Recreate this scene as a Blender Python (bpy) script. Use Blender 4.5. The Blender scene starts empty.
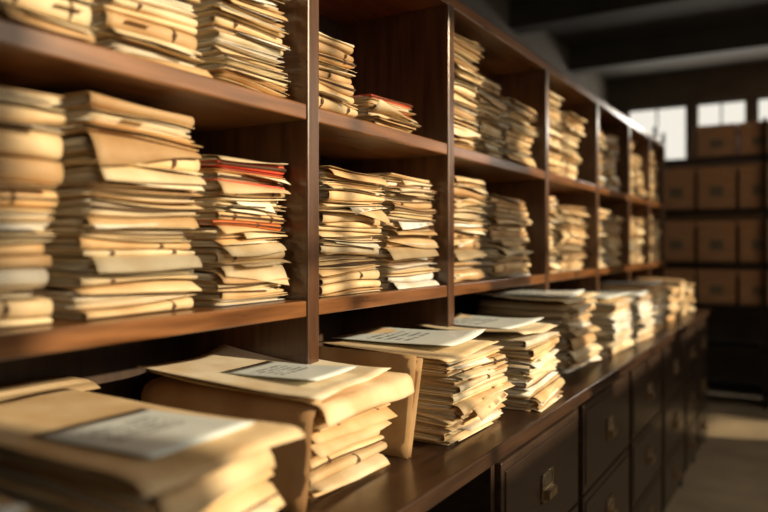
import bpy, math, random
import numpy as np
from mathutils import Vector

E = 1.55
SC = bpy.context.scene

# ------------------------------------------------------------------ materials
def new_mat(name):
    m = bpy.data.materials.new(name); m.use_nodes = True
    nt = m.node_tree
    return m, nt, nt.nodes["Principled BSDF"]

def noise_mat(name, c1, c2, scale=(1,1,1), nscale=5.0, rough=0.5, rough2=None, metallic=0.0, bump=0.0, detail=6, coat=0.0):
    m, nt, b = new_mat(name)
    tc = nt.nodes.new("ShaderNodeTexCoord"); mp = nt.nodes.new("ShaderNodeMapping")
    mp.inputs["Scale"].default_value = scale
    n = nt.nodes.new("ShaderNodeTexNoise"); n.inputs["Scale"].default_value = nscale; n.inputs["Detail"].default_value = detail
    r = nt.nodes.new("ShaderNodeValToRGB")
    r.color_ramp.elements[0].position = 0.3; r.color_ramp.elements[1].position = 0.7
    r.color_ramp.elements[0].color = (*c1, 1); r.color_ramp.elements[1].color = (*c2, 1)
    nt.links.new(tc.outputs["Object"], mp.inputs["Vector"]); nt.links.new(mp.outputs["Vector"], n.inputs["Vector"])
    nt.links.new(n.outputs["Fac"], r.inputs["Fac"]); nt.links.new(r.outputs["Color"], b.inputs["Base Color"])
    b.inputs["Metallic"].default_value = metallic
    b.inputs["Coat Weight"].default_value = coat
    b.inputs["Coat Roughness"].default_value = 0.18
    if rough2 is None:
        b.inputs["Roughness"].default_value = rough
    else:
        mr = nt.nodes.new("ShaderNodeMapRange"); mr.inputs["To Min"].default_value = rough; mr.inputs["To Max"].default_value = rough2
        nt.links.new(n.outputs["Fac"], mr.inputs["Value"]); nt.links.new(mr.outputs["Result"], b.inputs["Roughness"])
    if bump:
        bp = nt.nodes.new("ShaderNodeBump"); bp.inputs["Strength"].default_value = bump; bp.inputs["Distance"].default_value = 0.01
        nt.links.new(n.outputs["Fac"], bp.inputs["Height"]); nt.links.new(bp.outputs["Normal"], b.inputs["Normal"])
    return m

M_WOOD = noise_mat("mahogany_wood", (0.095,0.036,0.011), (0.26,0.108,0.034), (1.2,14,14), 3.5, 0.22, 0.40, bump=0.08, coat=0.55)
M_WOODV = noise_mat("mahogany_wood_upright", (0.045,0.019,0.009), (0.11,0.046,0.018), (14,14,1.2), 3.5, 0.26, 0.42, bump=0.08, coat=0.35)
M_COUNTER = noise_mat("dark_counter_wood", (0.026,0.014,0.009), (0.064,0.031,0.016), (1.0,12,12), 3.5, 0.22, 0.40, bump=0.06, coat=0.35)
M_BACKP = noise_mat("dark_back_panel", (0.026,0.012,0.007), (0.056,0.026,0.012), (14,14,1.2), 3.5, 0.5, 0.6)
M_CAB = noise_mat("dark_cabinet_wood", (0.028,0.016,0.011), (0.054,0.031,0.019), (3,3,12), 3, 0.28, 0.42, coat=0.3)
M_BRASS = noise_mat("aged_brass", (0.6,0.47,0.3), (0.8,0.66,0.45), (1,1,1), 40, 0.22, 0.36, metallic=1.0)
M_CARD = noise_mat("label_card", (0.12,0.09,0.055), (0.2,0.15,0.09), (1,1,1), 30, 0.8)
M_RACK = noise_mat("rack_steel", (0.015,0.013,0.011), (0.028,0.024,0.02), (1,1,1), 8, 0.4, 0.55, metallic=0.5)
M_BOX = noise_mat("kraft_cardboard", (0.30,0.145,0.068), (0.54,0.29,0.14), (1,1,14), 5, 0.8)
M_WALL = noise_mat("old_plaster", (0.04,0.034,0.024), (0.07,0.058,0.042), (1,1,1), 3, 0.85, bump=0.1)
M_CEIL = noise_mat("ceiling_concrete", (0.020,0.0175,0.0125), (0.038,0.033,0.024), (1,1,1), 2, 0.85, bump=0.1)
M_FLOOR = noise_mat("worn_concrete_floor", (0.34,0.27,0.19), (0.60,0.48,0.33), (1,1,1), 2.5, 0.5, 0.7, bump=0.05)
M_FRAME = noise_mat("window_frame_paint", (0.03,0.028,0.025), (0.05,0.046,0.04), (1,1,1), 9, 0.5)

def paper_mat(name, striated):
    m, nt, b = new_mat(name)
    at = nt.nodes.new("ShaderNodeAttribute"); at.attribute_name = "tint"
    tc = nt.nodes.new("ShaderNodeTexCoord"); mp = nt.nodes.new("ShaderNodeMapping")
    mp.inputs["Scale"].default_value = (4,4,420) if striated else (9,9,9)
    n = nt.nodes.new("ShaderNodeTexNoise"); n.inputs["Scale"].default_value = 1.0; n.inputs["Detail"].default_value = 4
    nt.links.new(tc.outputs["Object"], mp.inputs["Vector"]); nt.links.new(mp.outputs["Vector"], n.inputs["Vector"])
    r = nt.nodes.new("ShaderNodeValToRGB")
    r.color_ramp.elements[0].position = 0.35; r.color_ramp.elements[1].position = 0.62
    lo = 0.5 if striated else 0.8
    r.color_ramp.elements[0].color = (lo, lo*0.88, lo*0.74, 1); r.color_ramp.elements[1].color = (1,1,1,1)
    mx = nt.nodes.new("ShaderNodeMix"); mx.data_type = 'RGBA'; mx.blend_type = 'MULTIPLY'; mx.inputs["Factor"].default_value = 1
    nt.links.new(n.outputs["Fac"], r.inputs["Fac"])
    nt.links.new(at.outputs["Color"], mx.inputs["A"]); nt.links.new(r.outputs["Color"], mx.inputs["B"])
    nt.links.new(mx.outputs["Result"], b.inputs["Base Color"])
    b.inputs["Roughness"].default_value = 0.6
    bp = nt.nodes.new("ShaderNodeBump"); bp.inputs["Strength"].default_value = 0.3; bp.inputs["Distance"].default_value = 0.004
    nt.links.new(n.outputs["Fac"], bp.inputs["Height"]); nt.links.new(bp.outputs["Normal"], b.inputs["Normal"])
    return m
M_MANILA = paper_mat("manila_card", False)
M_PAGES = paper_mat("paper_page_edges", True)

def letter_mat():
    m, nt, b = new_mat("printed_letter")
    N, L = nt.nodes, nt.links
    tc = N.new("ShaderNodeTexCoord"); sp = N.new("ShaderNodeSeparateXYZ"); L.new(tc.outputs["Generated"], sp.inputs[0])
    def math_(op, a, bb=None):
        q = N.new("ShaderNodeMath"); q.operation = op
        for i, v in enumerate((a, bb)):
            if v is None: continue
            if isinstance(v, (int, float)): q.inputs[i].default_value = v
            else: L.new(v, q.inputs[i])
        return q.outputs[0]
    line = math_('GREATER_THAN', math_('FRACT', math_('MULTIPLY', sp.outputs[1], 13.0)), 0.5)
    inx = math_('MULTIPLY', math_('GREATER_THAN', sp.outputs[0], 0.16), math_('LESS_THAN', sp.outputs[0], 0.80))
    iny = math_('MULTIPLY', math_('GREATER_THAN', sp.outputs[1], 0.42), math_('LESS_THAN', sp.outputs[1], 0.80))
    mp = N.new("ShaderNodeMapping"); mp.inputs["Scale"].default_value = (14, 7, 1); L.new(tc.outputs["Generated"], mp.inputs[0])
    n = N.new("ShaderNodeTexNoise"); n.inputs["Scale"].default_value = 1.0; L.new(mp.outputs[0], n.inputs["Vector"])
    f = math_('MULTIPLY', math_('MULTIPLY', line, math_('MULTIPLY', inx, iny)), math_('GREATER_THAN', n.outputs["Fac"], 0.44))
    mx = N.new("ShaderNodeMix"); mx.data_type = 'RGBA'
    L.new(math_('MULTIPLY', f, 0.8), mx.inputs["Factor"])
    mx.inputs["A"].default_value = (0.84,0.95,0.99,1); mx.inputs["B"].default_value = (0.14,0.16,0.2,1)
    L.new(mx.outputs["Result"], b.inputs["Base Color"]); b.inputs["Roughness"].default_value = 0.36
    return m
M_LETTER = letter_mat()

# ------------------------------------------------------------------ mesh helpers
class MB:
    def __init__(s): s.v=[]; s.f=[]; s.c=[]; s.m=[]; s.n=0
    def add(s, verts, faces, col, mat):
        verts = np.asarray(verts, dtype=float).reshape(-1,3)
        s.v.append(verts); s.c.append(np.tile(np.array([*col,1.0]), (len(verts),1)))
        s.f.append(np.asarray(faces)+s.n); s.m.append(np.full(len(faces), mat)); s.n += len(verts)
    def build(s, name, mats, origin=(0,0,0)):
        V = np.concatenate(s.v)-np.array(origin); F = np.concatenate(s.f); C = np.concatenate(s.c); MI = np.concatenate(s.m)
        me = bpy.data.meshes.new(name)
        me.vertices.add(len(V)); me.vertices.foreach_set("co", V.ravel())
        me.loops.add(F.size); me.loops.foreach_set("vertex_index", F.ravel().astype(np.int32))
        me.polygons.add(len(F)); me.polygons.foreach_set("loop_start", np.arange(0, F.size, 4, dtype=np.int32))
        me.polygons.foreach_set("material_index", MI.astype(np.int32))
        me.update(calc_edges=True); me.validate()
        a = me.color_attributes.new("tint", 'FLOAT_COLOR', 'POINT'); a.data.foreach_set("color", C.ravel())
        for m in mats: me.materials.append(m)
        o = bpy.data.objects.new(name, me); o.location = origin; SC.collection.objects.link(o)
        return o

def grid_faces(n, m, off=0, flip=False):
    i, j = np.meshgrid(np.arange(n-1), np.arange(m-1), indexing='ij')
    a = (i*m+j).ravel()+off
    f = np.stack([a, a+m, a+m+1, a+1], 1)
    return f[:, ::-1] if flip else f

def rim_faces(n, m, off2):
    idx = [j for j in range(m)] + [i*m+m-1 for i in range(1,n)] + [(n-1)*m+j for j in range(m-2,-1,-1)] + [i*m for i in range(n-2,0,-1)]
    idx = np.array(idx); nx = np.roll(idx, -1)
    return np.stack([idx, nx, nx+off2, idx+off2], 1)

def solid_grid(mb, A, B, col, mat):
    n, m = A.shape[:2]
    V = np.concatenate([A.reshape(-1,3), B.reshape(-1,3)])
    F = np.concatenate([grid_faces(n,m), grid_faces(n,m,n*m,True), rim_faces(n,m,n*m)])
    mb.add(V, F, col, mat)

def sheet(mb, G, th, col, mat):
    du = np.gradient(G, axis=0); dv = np.gradient(G, axis=1)
    N = np.cross(du, dv); N /= (np.linalg.norm(N, axis=2, keepdims=True)+1e-12)
    solid_grid(mb, G, G+N*th, col, mat)

def boxes_obj(name, boxes, mat, bevel=0.003, parent=None, mats=None):
    V=[];F=[];MI=[]
    for b in boxes:
        x0,x1,y0,y1,z0,z1 = b[:6]; k=len(V)
        V += [(x0,y0,z0),(x1,y0,z0),(x1,y1,z0),(x0,y1,z0),(x0,y0,z1),(x1,y0,z1),(x1,y1,z1),(x0,y1,z1)]
        F += [(k,k+3,k+2,k+1),(k+4,k+5,k+6,k+7),(k,k+1,k+5,k+4),(k+1,k+2,k+6,k+5),(k+2,k+3,k+7,k+6),(k+3,k,k+4,k+7)]
        MI += [b[6] if len(b)>6 else 0]*6
    me = bpy.data.meshes.new(name); me.from_pydata(V,[],F); me.update()
    for mm in (mats or [mat]): me.materials.append(mm)
    me.polygons.foreach_set("material_index", MI)
    o = bpy.data.objects.new(name, me); SC.collection.objects.link(o)
    if bevel:
        md = o.modifiers.new("bevel",'BEVEL'); md.width = bevel; md.segments = 2; md.limit_method='ANGLE'
    if parent: o.parent = parent
    return o

def empty(name, loc=(0,0,0)):
    e = bpy.data.objects.new(name, None); e.location = loc; e.empty_display_size=0.1
    SC.collection.objects.link(e); return e

# ------------------------------------------------------------------ folder stacks
MANILAS = [(0.80,0.61,0.36),(0.86,0.69,0.43),(0.74,0.53,0.29),(0.88,0.75,0.51),(0.80,0.63,0.39),(0.60,0.41,0.22),(0.89,0.79,0.58)]
PAGES = [(0.88,0.78,0.58),(0.91,0.84,0.67),(0.84,0.71,0.49),(0.91,0.87,0.75)]
ACC = [(0.82,0.26,0.09),(0.86,0.44,0.14),(0.72,0.12,0.07)]
WHITE = [(0.89,0.88,0.83),(0.86,0.89,0.90),(0.90,0.87,0.78)]

def folder_stack(x0,x1,y0,y1,zb,h,seed,nx=9,tmin=.008,tmax=.025,accent=0.0,white=0.04,rot=0.0,over=0.0,wob=1.6,name="folder_stack",tint=1.0,loose=0.45,accent_at=(),flap=.26):
    R = random.Random(seed); mb = MB()
    cx, cy = (x0+x1)/2, (y0+y1)/2
    W, D = (x1-x0)-0.014, (y1-y0)-0.012
    def mk(z, amp):
        p=[R.uniform(0,6.28) for _ in range(3)]; k1=R.uniform(6,16); k2=R.uniform(5,14)
        tx=R.uniform(-.024,.024)*wob; ty=R.uniform(-.02,.035)*wob
        def f(x,y):
            return z + amp*(np.sin(k1*x+p[0])*0.6+np.sin(k2*y+p[1])*0.5+0.4*np.sin(19*x+9*y+p[2])) + tx*x + ty*y
        return f
    z=0.0; Sb = lambda x,y: 0*x+0.0005
    offx=offy=0.0
    while z < h-0.004:
        t = R.uniform(tmin,tmax)
        if z+t > h: t = max(h-z, .006)
        z += t
        St = mk(z, min(t*0.18,0.0038)*wob)
        a = math.radians(R.gauss(0,1.4)*wob)
        a = max(-.05,min(.05,a))+rot
        ca, sa = math.cos(a), math.sin(a)
        w = W*R.uniform(.87,.965); d = D*R.uniform(.91,.98)
        sl = max(0,(W-w)/2-.006)
        offx = max(-sl,min(sl, offx+R.uniform(-.011,.011)))
        offy = max(-.018,min(.010, offy+R.uniform(-.010,.010)))
        ox = offx; oy = offy
        def place(X, Y, s, Sb=Sb, St=St, ca=ca, sa=sa, ox=ox, oy=oy):
            xx = X*ca - Y*sa + ox; yy = X*sa + Y*ca + oy
            zl = Sb(xx,yy); zh = St(xx,yy)
            return np.stack([cx+xx, cy+yy, np.maximum(zb + zl + (zh-zl)*s, zb+.0006)], -1)
        def strip(prof, xa, xb, th, col, mat, n=nx, skew=0.0):
            xs = np.linspace(xa, xb, n); P = np.array(prof)
            Y = np.repeat(P[:,0][:,None], n, 1); Sx = np.repeat(P[:,1][:,None], n, 1); X = np.repeat(xs[None,:], len(P), 0)
            if skew:
                k=(X-xa)/(xb-xa)-.5; Y[-1]-=np.abs(skew)*.5*(1+np.sign(skew)*2*k[-1]); Sx[-1]-=np.abs(skew)/max(t,.01)*.5*(1+np.sign(skew)*2*k[-1])
            sheet(mb, place(X,Y,Sx), th, col, mat)
        rr = R.random()
        k = R.uniform(.74,1.08)*tint
        col = R.choice(WHITE if R.random()<white else MANILAS)
        isacc=False
        for (f0,f1) in accent_at:
            if f0<=z/h<=f1: isacc=True
        if R.random()<accent or isacc: col = R.choice(ACC); k=1; rr=max(rr,.2)
        col = tuple(min(.92,c*k) for c in col)
        dip = R.uniform(.02,.45)
        bulge = min(t*.5,.012)
        ys_back = [d/2, d/4, 0, -d/4]
        if rr < 0.36:   # fold to the front
            prof = [(y,1) for y in ys_back] + [(-d/2+bulge*1.6,1-dip*.2)]
            for q in range(1,7):
                th_ = math.pi*q/7
                prof.append((-d/2+bulge-bulge*math.sin(th_), .5+.5*math.cos(th_)*(1-dip*.35)))
            prof += [(-d/2+bulge*1.6,0.02+dip*.05)] + [(y,0.02) for y in reversed(ys_back)]
            strip(prof, -w/2, w/2, -0.0011, col, 0)
            fin = bulge*1.2
        else:
            hang = R.uniform(0,.010)+over
            dd = dip
            fl = R.random()<flap
            if fl:
                L_=R.uniform(.010,.028); drop=R.uniform(.004,.018)/max(t,.009)
                prof = [(y,1) for y in ys_back]+[(-d/2+.03,1),(-d/2+.008,1.0-dd*.2),(-d/2-.006,.9-dd*.3),(-d/2-.006-L_*.5,.85-dd*.3-drop*.45),(-d/2-.006-L_*.8,.8-dd*.3-drop)]
            else:
                prof = [(y,1) for y in ys_back]+[(-d/2+.035,1-dd*.15),(-d/2+.012,1-dd*.55),(-d/2-hang,1-dd)]
                if over>0: prof[-1] = (-d/2-hang, 1-dd-0.6)
            strip(prof, -w/2+R.uniform(0,.006), w/2-(R.uniform(0,.08)*w if fl else 0), 0.0011, col, 0, skew=R.uniform(-.011,.011) if nx>5 else 0)
            prof = [(y,0.02) for y in ys_back]+[(-d/2+.02,0.03),(-d/2-R.uniform(-.004,.008),R.uniform(.03,.16))]
            strip(prof, -w/2, w/2-R.uniform(0,.006), 0.0011, col, 0)
            fin = R.uniform(.001,.016)
            dip = dd
        ks = max(2,int(t/.004)) if nx>5 else 2
        s0=.06; pc = R.choice(PAGES)
        for i in range(ks):
            s1 = .06+(0.84-dip*(.45 if rr>=.36 else .15))*(i+1)/ks
            g = R.uniform(.68,1.05)*tint
            cc = tuple(min(.92,q*g) for q in (pc if R.random()<.7 else R.choice(PAGES)))
            xa=-w/2+R.uniform(.001,.013); xb=w/2-R.uniform(.001,.013); ya=-d/2+fin+R.uniform(0,.012); yb=d/2-.01
            xs=np.linspace(xa,xb,max(3,nx-3)); yv=np.linspace(ya,yb,4)
            Y,X=np.meshgrid(yv,xs,indexing='ij')
            solid_grid(mb, place(X,Y,X*0+s1-.01), place(X,Y,X*0+s0), cc, 1)
            s0=s1
        if R.random()<loose and t>.010 and rr>=.36 and nx>5:
            e=R.uniform(.006,.026); wa=-w/2+R.uniform(0,w*.4); wb_=min(w/2, wa+w*R.uniform(.5,.8))
            c2=R.choice(WHITE if R.random()<.4 else PAGES); c2=tuple(c*tint for c in c2)
            strip([(d/4,.5),(0,.5),(-d/2+.02,.5),(-d/2-e*.5,.44),(-d/2-e,.2)], wa, wb_, 0.0005, c2, 0, 5, skew=R.uniform(-.010,.010))
        if R.random()<.10 and nx>5:   # index tab
            tx=R.uniform(-.35,.2)*w
            strip([(-d/2+.02,.55),(-d/2-.004,.55),(-d/2-.014,.5)], tx, tx+.05, .0008, tuple(min(.9,c*1.05) for c in col), 0, 3)
        if R.random()<.45 and nx>5 and rr<.36 and t>.011:
            for xc in ([R.uniform(-.3,.3)*w] if R.random()<.6 else [-w*.28,w*.28]):
                prof=[(-d/2+bulge*2,1.06),(-d/2+bulge*.9-.0025,.97),(-d/2-.0025,.75),(-d/2-.0035,.5),(-d/2-.0025,.25),(-d/2+bulge*.9-.0025,.05)]
                strip(prof, xc-.0014, xc+.0014, -.0012, (0.08,0.04,0.02), 0, 2)
                ang=np.linspace(0,2*math.pi,11)
                ri=np.array([0.0003,.0045]); A,Rr=np.meshgrid(ang,ri,indexing='ij')
                X=xc+Rr*np.cos(A); Zs=.5+Rr*np.sin(A)/max(t,.008)
                sheet(mb, place(X, X*0-d/2-.004, Zs), .001, (0.12,0.05,0.025), 0)
        if R.random()<.26 and nx>5:   # cord across the front
            yy_=-d/2-.0015-(.002 if rr<.36 else 0)
            strip([(yy_,.5+.0015/t),(yy_-.0018,.50),(yy_,.5-.0015/t)], -w*.5, w*.5, .0006, (0.08,0.04,0.02), 0)
        Sb = St
    return mb.build(name, [M_MANILA, M_PAGES], (cx,cy,zb))

# ------------------------------------------------------------------ shelving unit
ZC=E-.50; ZM=E-.13; ZU=E+.33; ZT=E+.82; TH=.038
DIV=[-.62,.235,1.326,2.07,3.055,3.925,4.73,5.40,6.02]; DT=.045; YB=.42
unit = empty("shelving_unit",(2.7,0,0))
def child(o, p):
    o.parent=p; o.matrix_parent_inverse = p.matrix_basis.inverted(); return o
xL, xR = DIV[0]-DT/2, DIV[-1]+DT/2
hb=[(xL,xR,0.004,YB,ZT-TH,ZT)]
for z in (ZM,ZU):
    for a,b in zip(DIV[:-1],DIV[1:]): hb.append((a+DT/2-.001,b-DT/2+.001,0.004,YB,z-TH,z))
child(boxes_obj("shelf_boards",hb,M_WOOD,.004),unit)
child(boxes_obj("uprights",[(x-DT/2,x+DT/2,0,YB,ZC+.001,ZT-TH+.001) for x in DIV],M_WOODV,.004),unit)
child(boxes_obj("back_panel",[(xL,xR,YB,YB+.015,ZC+.001,ZT)],M_BACKP,.001),unit)
child(boxes_obj("countertop",[(xL-.02,xR+.02,-.34,YB+.02,ZC-.04,ZC)],M_COUNTER,.005),unit)

# ------------------------------------------------------------------ drawer cabinets
def handle(parent,x,y,z):
    w,h=.050,.043
    bx=[(x-w,x+w,y-.006,y,z+h-.007,z+h),(x-w,x+w,y-.006,y,z-h*.1-.004,z-h*.1+.004),
        (x-w,x-w+.007,y-.006,y,z-h,z+h),(x+w-.007,x+w,y-.006,y,z-h,z+h),
        (x-w,x+w,y-.006,y,z-h,z-h+.007),
        (x-w+.006,x+w-.006,y-.003,y,z,z+h-.006,1),
        (x-w+.012,x+w-.012,y-.022,y-.018,z-h+.012,z-h*.1),(x-w+.012,x+w-.012,y-.022,y,z-h*.1-.005,z-h*.1),
        (x-w+.012,x-w+.017,y-.022,y,z-h+.012,z-h*.1),(x+w-.017,x+w-.012,y-.022,y,z-h+.012,z-h*.1)]
    child(boxes_obj("label_pull",bx,None,.0015,mats=[M_BRASS,M_CARD]),parent)
def cabinet(x0,x1):
    e=empty("drawer_cabinet",((x0+x1)/2,0,0))
    yf=-.30
    child(boxes_obj("carcass",[(x0,x0+.025,yf,YB,0.0,ZC-.041),(x1-.025,x1,yf,YB,0.0,ZC-.041),(x0+.02,x1-.02,YB-.02,YB,.0,ZC-.041),
        (x0+.02,x1-.02,yf,YB,ZC-.062,ZC-.041),(x0+.02,x1-.02,yf+.04,YB,.0,.07),(x0+.02,x1-.02,yf+.02,YB-.02,.06,.08),
        (x0+.02,x1-.02,yf+.012,yf+.03,.07,ZC-.05)],M_CAB,.002),e)
    zs=[(.075,.345),(.355,.655),(.665,ZC-.068)]
    for k,(a,b) in enumerate(zs):
        child(boxes_obj(f"drawer_{k+1}",[(x0+.03,x1-.03,yf-.016,yf+.012,a,b),
              (x0+.055,x1-.055,yf-.020,yf-.014,a+.025,b-.025)],M_CAB,.004),e)
        handle(e,(x0+x1)/2+.0,yf-.020,(a+b)/2+.0)
for a,b in [(-.62,.14),(.14,.9),(1.68,2.45),(2.45,3.25),(3.25,4.05),(4.05,4.85),(4.85,5.43),(5.43,6.02)]:
    cabinet(a+.001,b-.001)

# ------------------------------------------------------------------ stacks on shelves
sd=[140]
def S(x0,x1,zb,h,y0=.025,d=.31,**k):
    sd[0]+=1
    n = 11 if x0<2.1 else (9 if x0<3.1 else 5)
    return folder_stack(x0,x1,y0,y0+d,zb+.0005,h,sd[0],nx=n,**k)
# middle row
S(-.55,-.28,ZM,.33); S(-.24,.02,ZM,.36)
S(.275,.44,ZM,.30,tint=.9); S(.45,.71,ZM,.375,y0=.035,tmin=.016,tmax=.032); S(.735,1.025,ZM,.385,y0=.035,tmin=.012,tmax=.030); S(1.05,1.300,ZM,.325,y0=.035,accent_at=((.55,.60),(.83,.86),(.90,.985)),tmin=.008,tmax=.018,loose=.7)
S(1.385,1.70,ZM,.325,tmin=.010,tmax=.021); S(1.73,2.042,ZM,.34,tmin=.011,tmax=.024)
S(2.105,2.43,ZM,.375); S(2.49,2.90,ZM,.325)
S(3.09,3.30,ZM,.36); S(3.36,3.84,ZM,.33)
for a,b in [(3.96,4.27),(4.31,4.64),(4.77,5.04),(5.07,5.35),(5.44,5.70),(5.72,5.98)]: S(a,b,ZM,random.Random(int(a*97)).uniform(.28,.37))
# upper row
S(-.5,-.2,ZU,.3); S(.29,.56,ZU,.36); S(.58,.775,ZU,.36); S(.79,1.03,ZU,.37,y0=.03,tmin=.013,tmax=.032); S(1.05,1.30,ZU,.40,y0=.03,tmin=.011,tmax=.027)
S(1.365,1.615,ZU,.215,y0=.05); S(1.64,1.92,ZU,.105,y0=.035,accent_at=((.6,.75),(.9,1.01)),tmin=.007,tmax=.014)
S(2.105,2.385,ZU,.395); S(2.395,2.635,ZU,.31); S(2.65,2.97,ZU,.265)
S(3.09,3.39,ZU,.39); S(3.41,3.72,ZU,.34)
for a,b in [(3.96,4.24),(4.28,4.56),(4.77,5.02),(5.04,5.34),(5.44,5.70),(5.72,5.98)]: S(a,b,ZU,random.Random(int(a*53)).uniform(.28,.40))

# counter stacks
def letter(x,y,z,w,d,rot,name="paper_letter",seed=1,curl=.012):
    xs=np.linspace(-w/2,w/2,9); ys=np.linspace(-d/2,d/2,9); Y,X=np.meshgrid(ys,xs,indexing='ij')
    Z=.0015*np.sin(14*X+seed)+.001*np.sin(17*Y+seed)+curl*np.clip((X/w+.5)*(.5-Y/d),0,1)**4+.002
    mb=MB(); sheet(mb,np.stack([X,Y,Z],-1),-.0008,(.8,.8,.8),0)
    o=mb.build(name,[M_LETTER]); o.location=(x,y,z); o.rotation_euler=(0,0,rot); return o
def leaf(x,y,z,w,d,rot,lift=(0,0,0,0),col=(.78,.56,.28),seed=1,droop=.01,drape=0.0,name="manila_folder"):
    """loose folder cover; lift = corner heights (front-left, front-right, back-left, back-right);
       drape = length of card folded down over the front of the bundle"""
    n=17; u=np.linspace(0,1,n); V,U=np.meshgrid(u,u,indexing='ij')
    Z=.002*np.sin(9*U+seed)+.0015*np.sin(7*V+2*seed)
    Z=Z+lift[0]*((1-U)*(1-V))**2+lift[1]*(U*(1-V))**2+lift[2]*((1-U)*V)**2+lift[3]*(U*V)**2
    edge=np.maximum(np.clip((U-.9)/.1,0,1),np.clip((.08-V)/.08,0,1))**2
    Z=Z-droop*edge
    X=(U-.5)*w; Y=(V-.5)*d
    if drape>0:
        rows=[]; z_=Z[0].copy(); L=np.linspace(0,1,7)[1:]
        for q in L:
            rows.append((X[0]+.0*q, Y[0]-.010*math.sin(min(1,q*2.2)*math.pi/2)-.012*q*(1+.4*np.sin(7*U[0]+seed)), z_-drape*q**1.25*(1+.08*np.sin(5*U[0]+seed))))
        rows.reverse()
        X=np.vstack([r[0] for r in rows]+[X]); Y=np.vstack([r[1] for r in rows]+[Y]); Z=np.vstack([r[2] for r in rows]+[Z])
    mb=MB(); sheet(mb,np.stack([X,Y,Z],-1),.0014,col,0)
    o=mb.build(name,[M_MANILA]); o.location=(x,y,z); o.rotation_euler=(0,0,rot); return o

S(.14,.53,ZC,.175,y0=-.27,d=.42,tint=.95)
S(.60,.97,ZC,.215,y0=.27,d=.135,tint=.7,white=0)  # extra dark-tinted stack, added to block the sunlit strip on the back panel
S(.57,.865,ZC,.204,y0=-.295,d=.52,tmin=.014,tmax=.028,over=.006,rot=.02,loose=.5,wob=1.2)
S(1.075,1.40,ZC,.190,y0=-.185,d=.46,tmin=.010,tmax=.022,over=.006,rot=.0,loose=.4,wob=1.2,flap=.1)
S(1.53,1.91,ZC,.212,y0=-.26,d=.38,tmin=.008,tmax=.018,loose=.5,wob=1.3)
S(1.98,2.37,ZC,.212,y0=-.29,d=.38,tmin=.008,tmax=.019,white=.5,rot=.06,wob=1.6,loose=.8)
S(2.66,3.08,ZC,.27,y0=-.22,d=.42)
S(3.20,3.62,ZC,.25,y0=-.26,d=.42,white=.7)
S(3.72,4.10,ZC,.225,y0=-.27,d=.42,white=.8)
S(4.22,4.60,ZC,.26,y0=-.25,d=.40,white=.2)
S(4.70,5.04,ZC,.22,y0=-.25,d=.40)
S(5.14,5.47,ZC,.25,y0=-.26,d=.40)
S(5.58,5.92,ZC,.20,y0=-.24,d=.40)
leaf(.712,-.030,ZC+.215,.315,.54,.02,(.004,.004,.02,.006),(.82,.65,.41),1,.006,drape=.014)
leaf(1.235,.025,ZC+.201,.355,.46,.02,(.0,.006,.02,.03),(.87,.70,.46),3,.004,drape=.038)
leaf(1.20,.03,ZC+.214,.33,.45,.12,(.0,.004,.03,.045),(.91,.84,.67),5,.003)
leaf(1.69,-.06,ZC+.224,.37,.38,.05,(.0,.01,.02,.03),(.85,.71,.48),2,.006)
leaf(2.17,-.09,ZC+.224,.36,.36,.03,(.02,.01,.02,.03),(.87,.77,.58),6,.008)
leaf(2.87,-.01,ZC+.282,.42,.42,-.05,(.0,.02,.02,.0),(.87,.77,.56),7,.01)
letter(.34,-.10,ZC+.184,.23,.30,.2,seed=2)
letter(.713,-.15,ZC+.220,.205,.245,.05,seed=3,curl=.004)
letter(1.20,-.03,ZC+.2245,.17,.24,.10,seed=4,curl=.004)
letter(1.76,-.02,ZC+.236,.29,.36,.1,seed=5)
letter(2.22,-.04,ZC+.236,.27,.34,-.1,seed=6)
letter(2.9,.0,ZC+.292,.28,.36,.1,seed=7)
letter(3.42,-.05,ZC+.257,.34,.38,-.1,seed=8)
letter(3.92,-.06,ZC+.232,.30,.38,.1,seed=9)
letter(4.42,-.06,ZC+.267,.30,.34,.0,seed=10)

def side_flap():  # cover of the large bundle folded down over its left side
    mb=MB(); ys=np.linspace(-.205,.27,12)
    prof=[(1.20,.199),(1.13,.199),(1.08,.197),(1.060,.188),(1.050,.170),(1.046,.13),(1.043,.08),(1.036,.03),(1.028,.002)]
    P=np.array(prof); X=np.repeat(P[:,0][:,None],12,1); Z=np.repeat(P[:,1][:,None],12,1); Y=np.repeat(ys[None],9,0)
    X=X+.004*np.sin(11*Y)*(1-Z/.2); 
    sheet(mb,np.stack([X,Y,ZC+Z],-1),.0014,(.46,.29,.15),0)
    mb.build("manila_folder",[M_MANILA])
side_flap()
def leaning_folder():
    mb=MB(); ys=np.linspace(-.20,.12,9); zs=np.linspace(0,.235,8); Z,Y=np.meshgrid(zs,ys,indexing='ij')
    for k,(o_,c) in enumerate([(0,(.58,.39,.20)),(.012,(.66,.46,.25))]):
        X=1.425+o_+.045*(Z/.235)+.006*np.sin(9*Y+k)*(Z/.235)
        sheet(mb,np.stack([X,Y-.01*k*Z-.12*Z*k*.3,ZC+.001+Z*(1-.03*k)],-1),.0012,c,0)
    mb.build("manila_folder",[M_MANILA])
leaning_folder()

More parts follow.
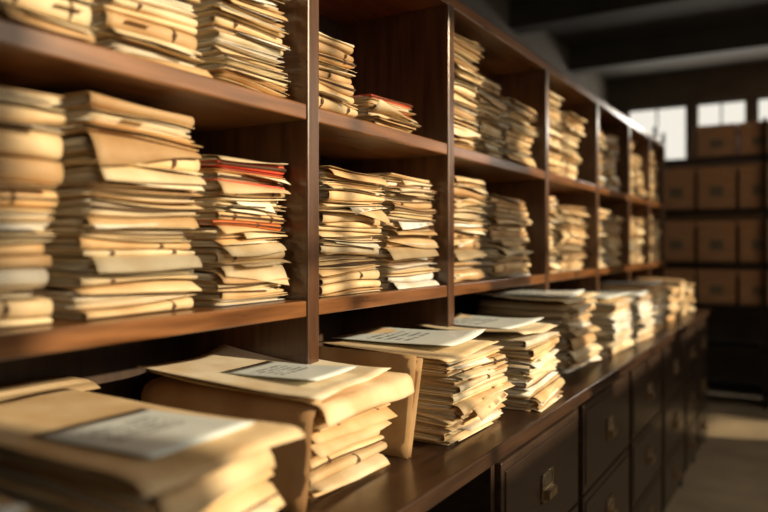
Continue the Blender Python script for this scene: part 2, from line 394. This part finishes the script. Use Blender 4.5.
# ------------------------------------------------------------------ far rack with boxes
XR=7.5
rack=empty("storage_rack",(XR,-.8,0))
ry0,ry1=-2.55,.36
levels=[.15,.57,E-.58,E-.17,E+.35,E+.86]
child(boxes_obj("rack_shelves",[(XR,XR+.5,ry0,ry1,z-.035,z) for z in levels],M_RACK,.002),rack)
child(boxes_obj("rack_posts",[(x,x+.04,y-.02,y+.02,0,E+1.2) for x in (XR,XR+.46) for y in (ry0+.02,-1.6,-.64,ry1-.02)],M_RACK,.002),rack)
def archive_box(x,y,z,w,d,h):
    e=empty("archive_box",(x,y,z+.0005))
    o=boxes_obj("box_body",[(0,.008,-w/2,w/2,0,h),(d-.008,d,-w/2,w/2,0,h),(0,d,-w/2,-w/2+.008,0,h),(0,d,w/2-.008,w/2,0,h),(0,d,-w/2,w/2,0,.008)],M_BOX,.001); o.parent=e
    o=boxes_obj("box_lid",[(-.006,d+.006,-w/2-.006,w/2+.006,h-.0,h+.008),(-.006,0,-w/2-.006,w/2+.006,h-.06,h),(d,d+.006,-w/2-.006,w/2+.006,h-.06,h),(0,d,-w/2-.006,-w/2,h-.06,h),(0,d,w/2,w/2+.006,h-.06,h)],M_BOX,.001); o.parent=e
    o=boxes_obj("box_label",[(-.003,-.0005,-.06,.06,h*.3,h*.55)],M_CARD,0); o.parent=e
for li,z in enumerate(levels):
    if li<2: continue
    y=.15
    k=0
    while y>ry0+.2:
        if not (li==5 and k==0):
            hgt=[.30,.34,.33,.40,.41,.31][li]
            archive_box(XR+.05,y,z,.345,.40,hgt)
        y-=.37; k+=1

# ------------------------------------------------------------------ room shell
X0,X1,Y0,Y1,ZH=-1.6,8.5,-3.2,1.05,3.5
T=.15
boxes_obj("floor",[(X0-T,X1+T,Y0-T,Y1+T,-.1,0)],M_FLOOR,0)
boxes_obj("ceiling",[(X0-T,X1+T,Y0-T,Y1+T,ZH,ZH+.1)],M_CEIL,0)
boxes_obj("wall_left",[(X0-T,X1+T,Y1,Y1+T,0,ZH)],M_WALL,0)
boxes_obj("wall_rear",[(X0-T,X0,Y0,Y1,0,ZH)],M_WALL,0)
def wall_with_windows(name, axis, c0, c1, a0, a1, wins):
    B=[]
    def put(a,b,z0,z1):
        if b-a<1e-4 or z1-z0<1e-4: return
        B.append((a,b,c0,c1,z0,z1) if axis=='x' else (c0,c1,a,b,z0,z1))
    cur=a0
    for w in wins:
        put(cur,w[0],0,ZH); put(w[0],w[1],0,w[2]); put(w[0],w[1],w[3],ZH); cur=w[1]
    put(cur,a1,0,ZH)
    boxes_obj(name,B,M_WALL,0)
SILL=1.90
wr=[(-1.2,1.15,SILL,3.38),(1.50,3.35,SILL,3.38),(3.7,5.15,SILL,3.38),(5.5,6.7,SILL,3.38),(7.0,8.2,.76,1.04)]  # unseen openings, sills and piers shaped for the sunlight; last is a floor-patch slit
wall_with_windows("wall_right",'x',Y0-T,Y0,X0-T,X1+T,wr)
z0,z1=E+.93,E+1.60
wb=[(-2.9,-2.1,z0,z1),(-2.0,-1.05,z0,z1),(-.97,-.50,z0,z1),(-.43,.10,z0,z1),(.17,.85,z0,z1)]
wall_with_windows("wall_back",'y',X1,X1+T,Y0,Y1,wb)
n=0
for a,b,s,t in wr:
    n+=1; m=(a+b)/2
    bb=[(a,a+.04,Y0-.1,Y0-.04,s,t),(b-.04,b,Y0-.1,Y0-.04,s,t),(a,b,Y0-.1,Y0-.04,s,s+.02),(a,b,Y0-.1,Y0-.04,t-.02,t)]
    if t>2: bb+=[(a,b,Y0-.09,Y0-.05,2.6,2.635),(m-.02,m+.02,Y0-.09,Y0-.05,s,t)]
    boxes_obj(f"window_{n}",bb,M_FRAME,.002)  # the last of these frames lines the slit added for the floor sun patch
for a,b,s,t in wb:
    n+=1; m=(a+b)/2
    boxes_obj(f"window_{n}",[(X1+.04,X1+.1,a,a+.03,s,t),(X1+.04,X1+.1,b-.03,b,s,t),(X1+.04,X1+.1,a,b,s,s+.03),(X1+.04,X1+.1,a,b,t-.03,t),
        (X1+.05,X1+.09,m-.008,m+.008,s,t)],M_FRAME,.002)
k=0
for x in (.6,2.2,3.8,5.4,7.0):
    k+=1
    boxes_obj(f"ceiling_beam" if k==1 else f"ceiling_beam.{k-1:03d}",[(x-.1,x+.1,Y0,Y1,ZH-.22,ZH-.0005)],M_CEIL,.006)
boxes_obj("trim_1",[(X0,X1,-1.45,-1.3,ZH-.30,ZH-.221)],M_CEIL,.004)

# ------------------------------------------------------------------ lights / world
w=bpy.data.worlds.new("sky"); SC.world=w; w.use_nodes=True
bg=w.node_tree.nodes["Background"]; bg.inputs["Color"].default_value=(1.0,.94,.82,1); bg.inputs["Strength"].default_value=.92
def light(name,typ,loc,dirv,energy,color,**k):
    l=bpy.data.lights.new(name,typ); l.energy=energy; l.color=color
    for a,b in k.items(): setattr(l,a,b)
    o=bpy.data.objects.new(name,l); o.location=loc; o.rotation_euler=Vector(dirv).to_track_quat('-Z','Y').to_euler(); SC.collection.objects.link(o); return o
light("sun","SUN",(3,-6,5),(-.25,.9,-.30),5.6,(1.0,.78,.49),angle=math.radians(1.2))
light("window_side_fill","AREA",(2.6,Y0+.03,2.55),(0,1,-.2),42,(1.0,.79,.54),shape='RECTANGLE',size=7.5,size_y=1.5)  # added fill lamp along the right wall, standing in for window skylight
light("far_window_skylight","AREA",(X1-.03,-1.0,E+1.25),(-1,0,-.1),60,(1.0,.91,.78),shape='RECTANGLE',size=3.6,size_y=.6)

# ------------------------------------------------------------------ camera
cd=bpy.data.cameras.new("camera"); cam=bpy.data.objects.new("camera",cd); SC.collection.objects.link(cam)
cam.location=(0,-1,E); cam.rotation_euler=(math.radians(90),0,math.radians(31.3-90))
cd.sensor_width=36; cd.lens=700/768*36; cd.shift_y=-11/768; cd.clip_start=.02
cd.dof.use_dof=True; cd.dof.focus_distance=1.8; cd.dof.aperture_fstop=1.3
SC.camera=cam
try:
    SC.view_settings.view_transform='Standard'
    SC.view_settings.look='None'
    SC.view_settings.exposure=0.0
except Exception as ex: print(ex)
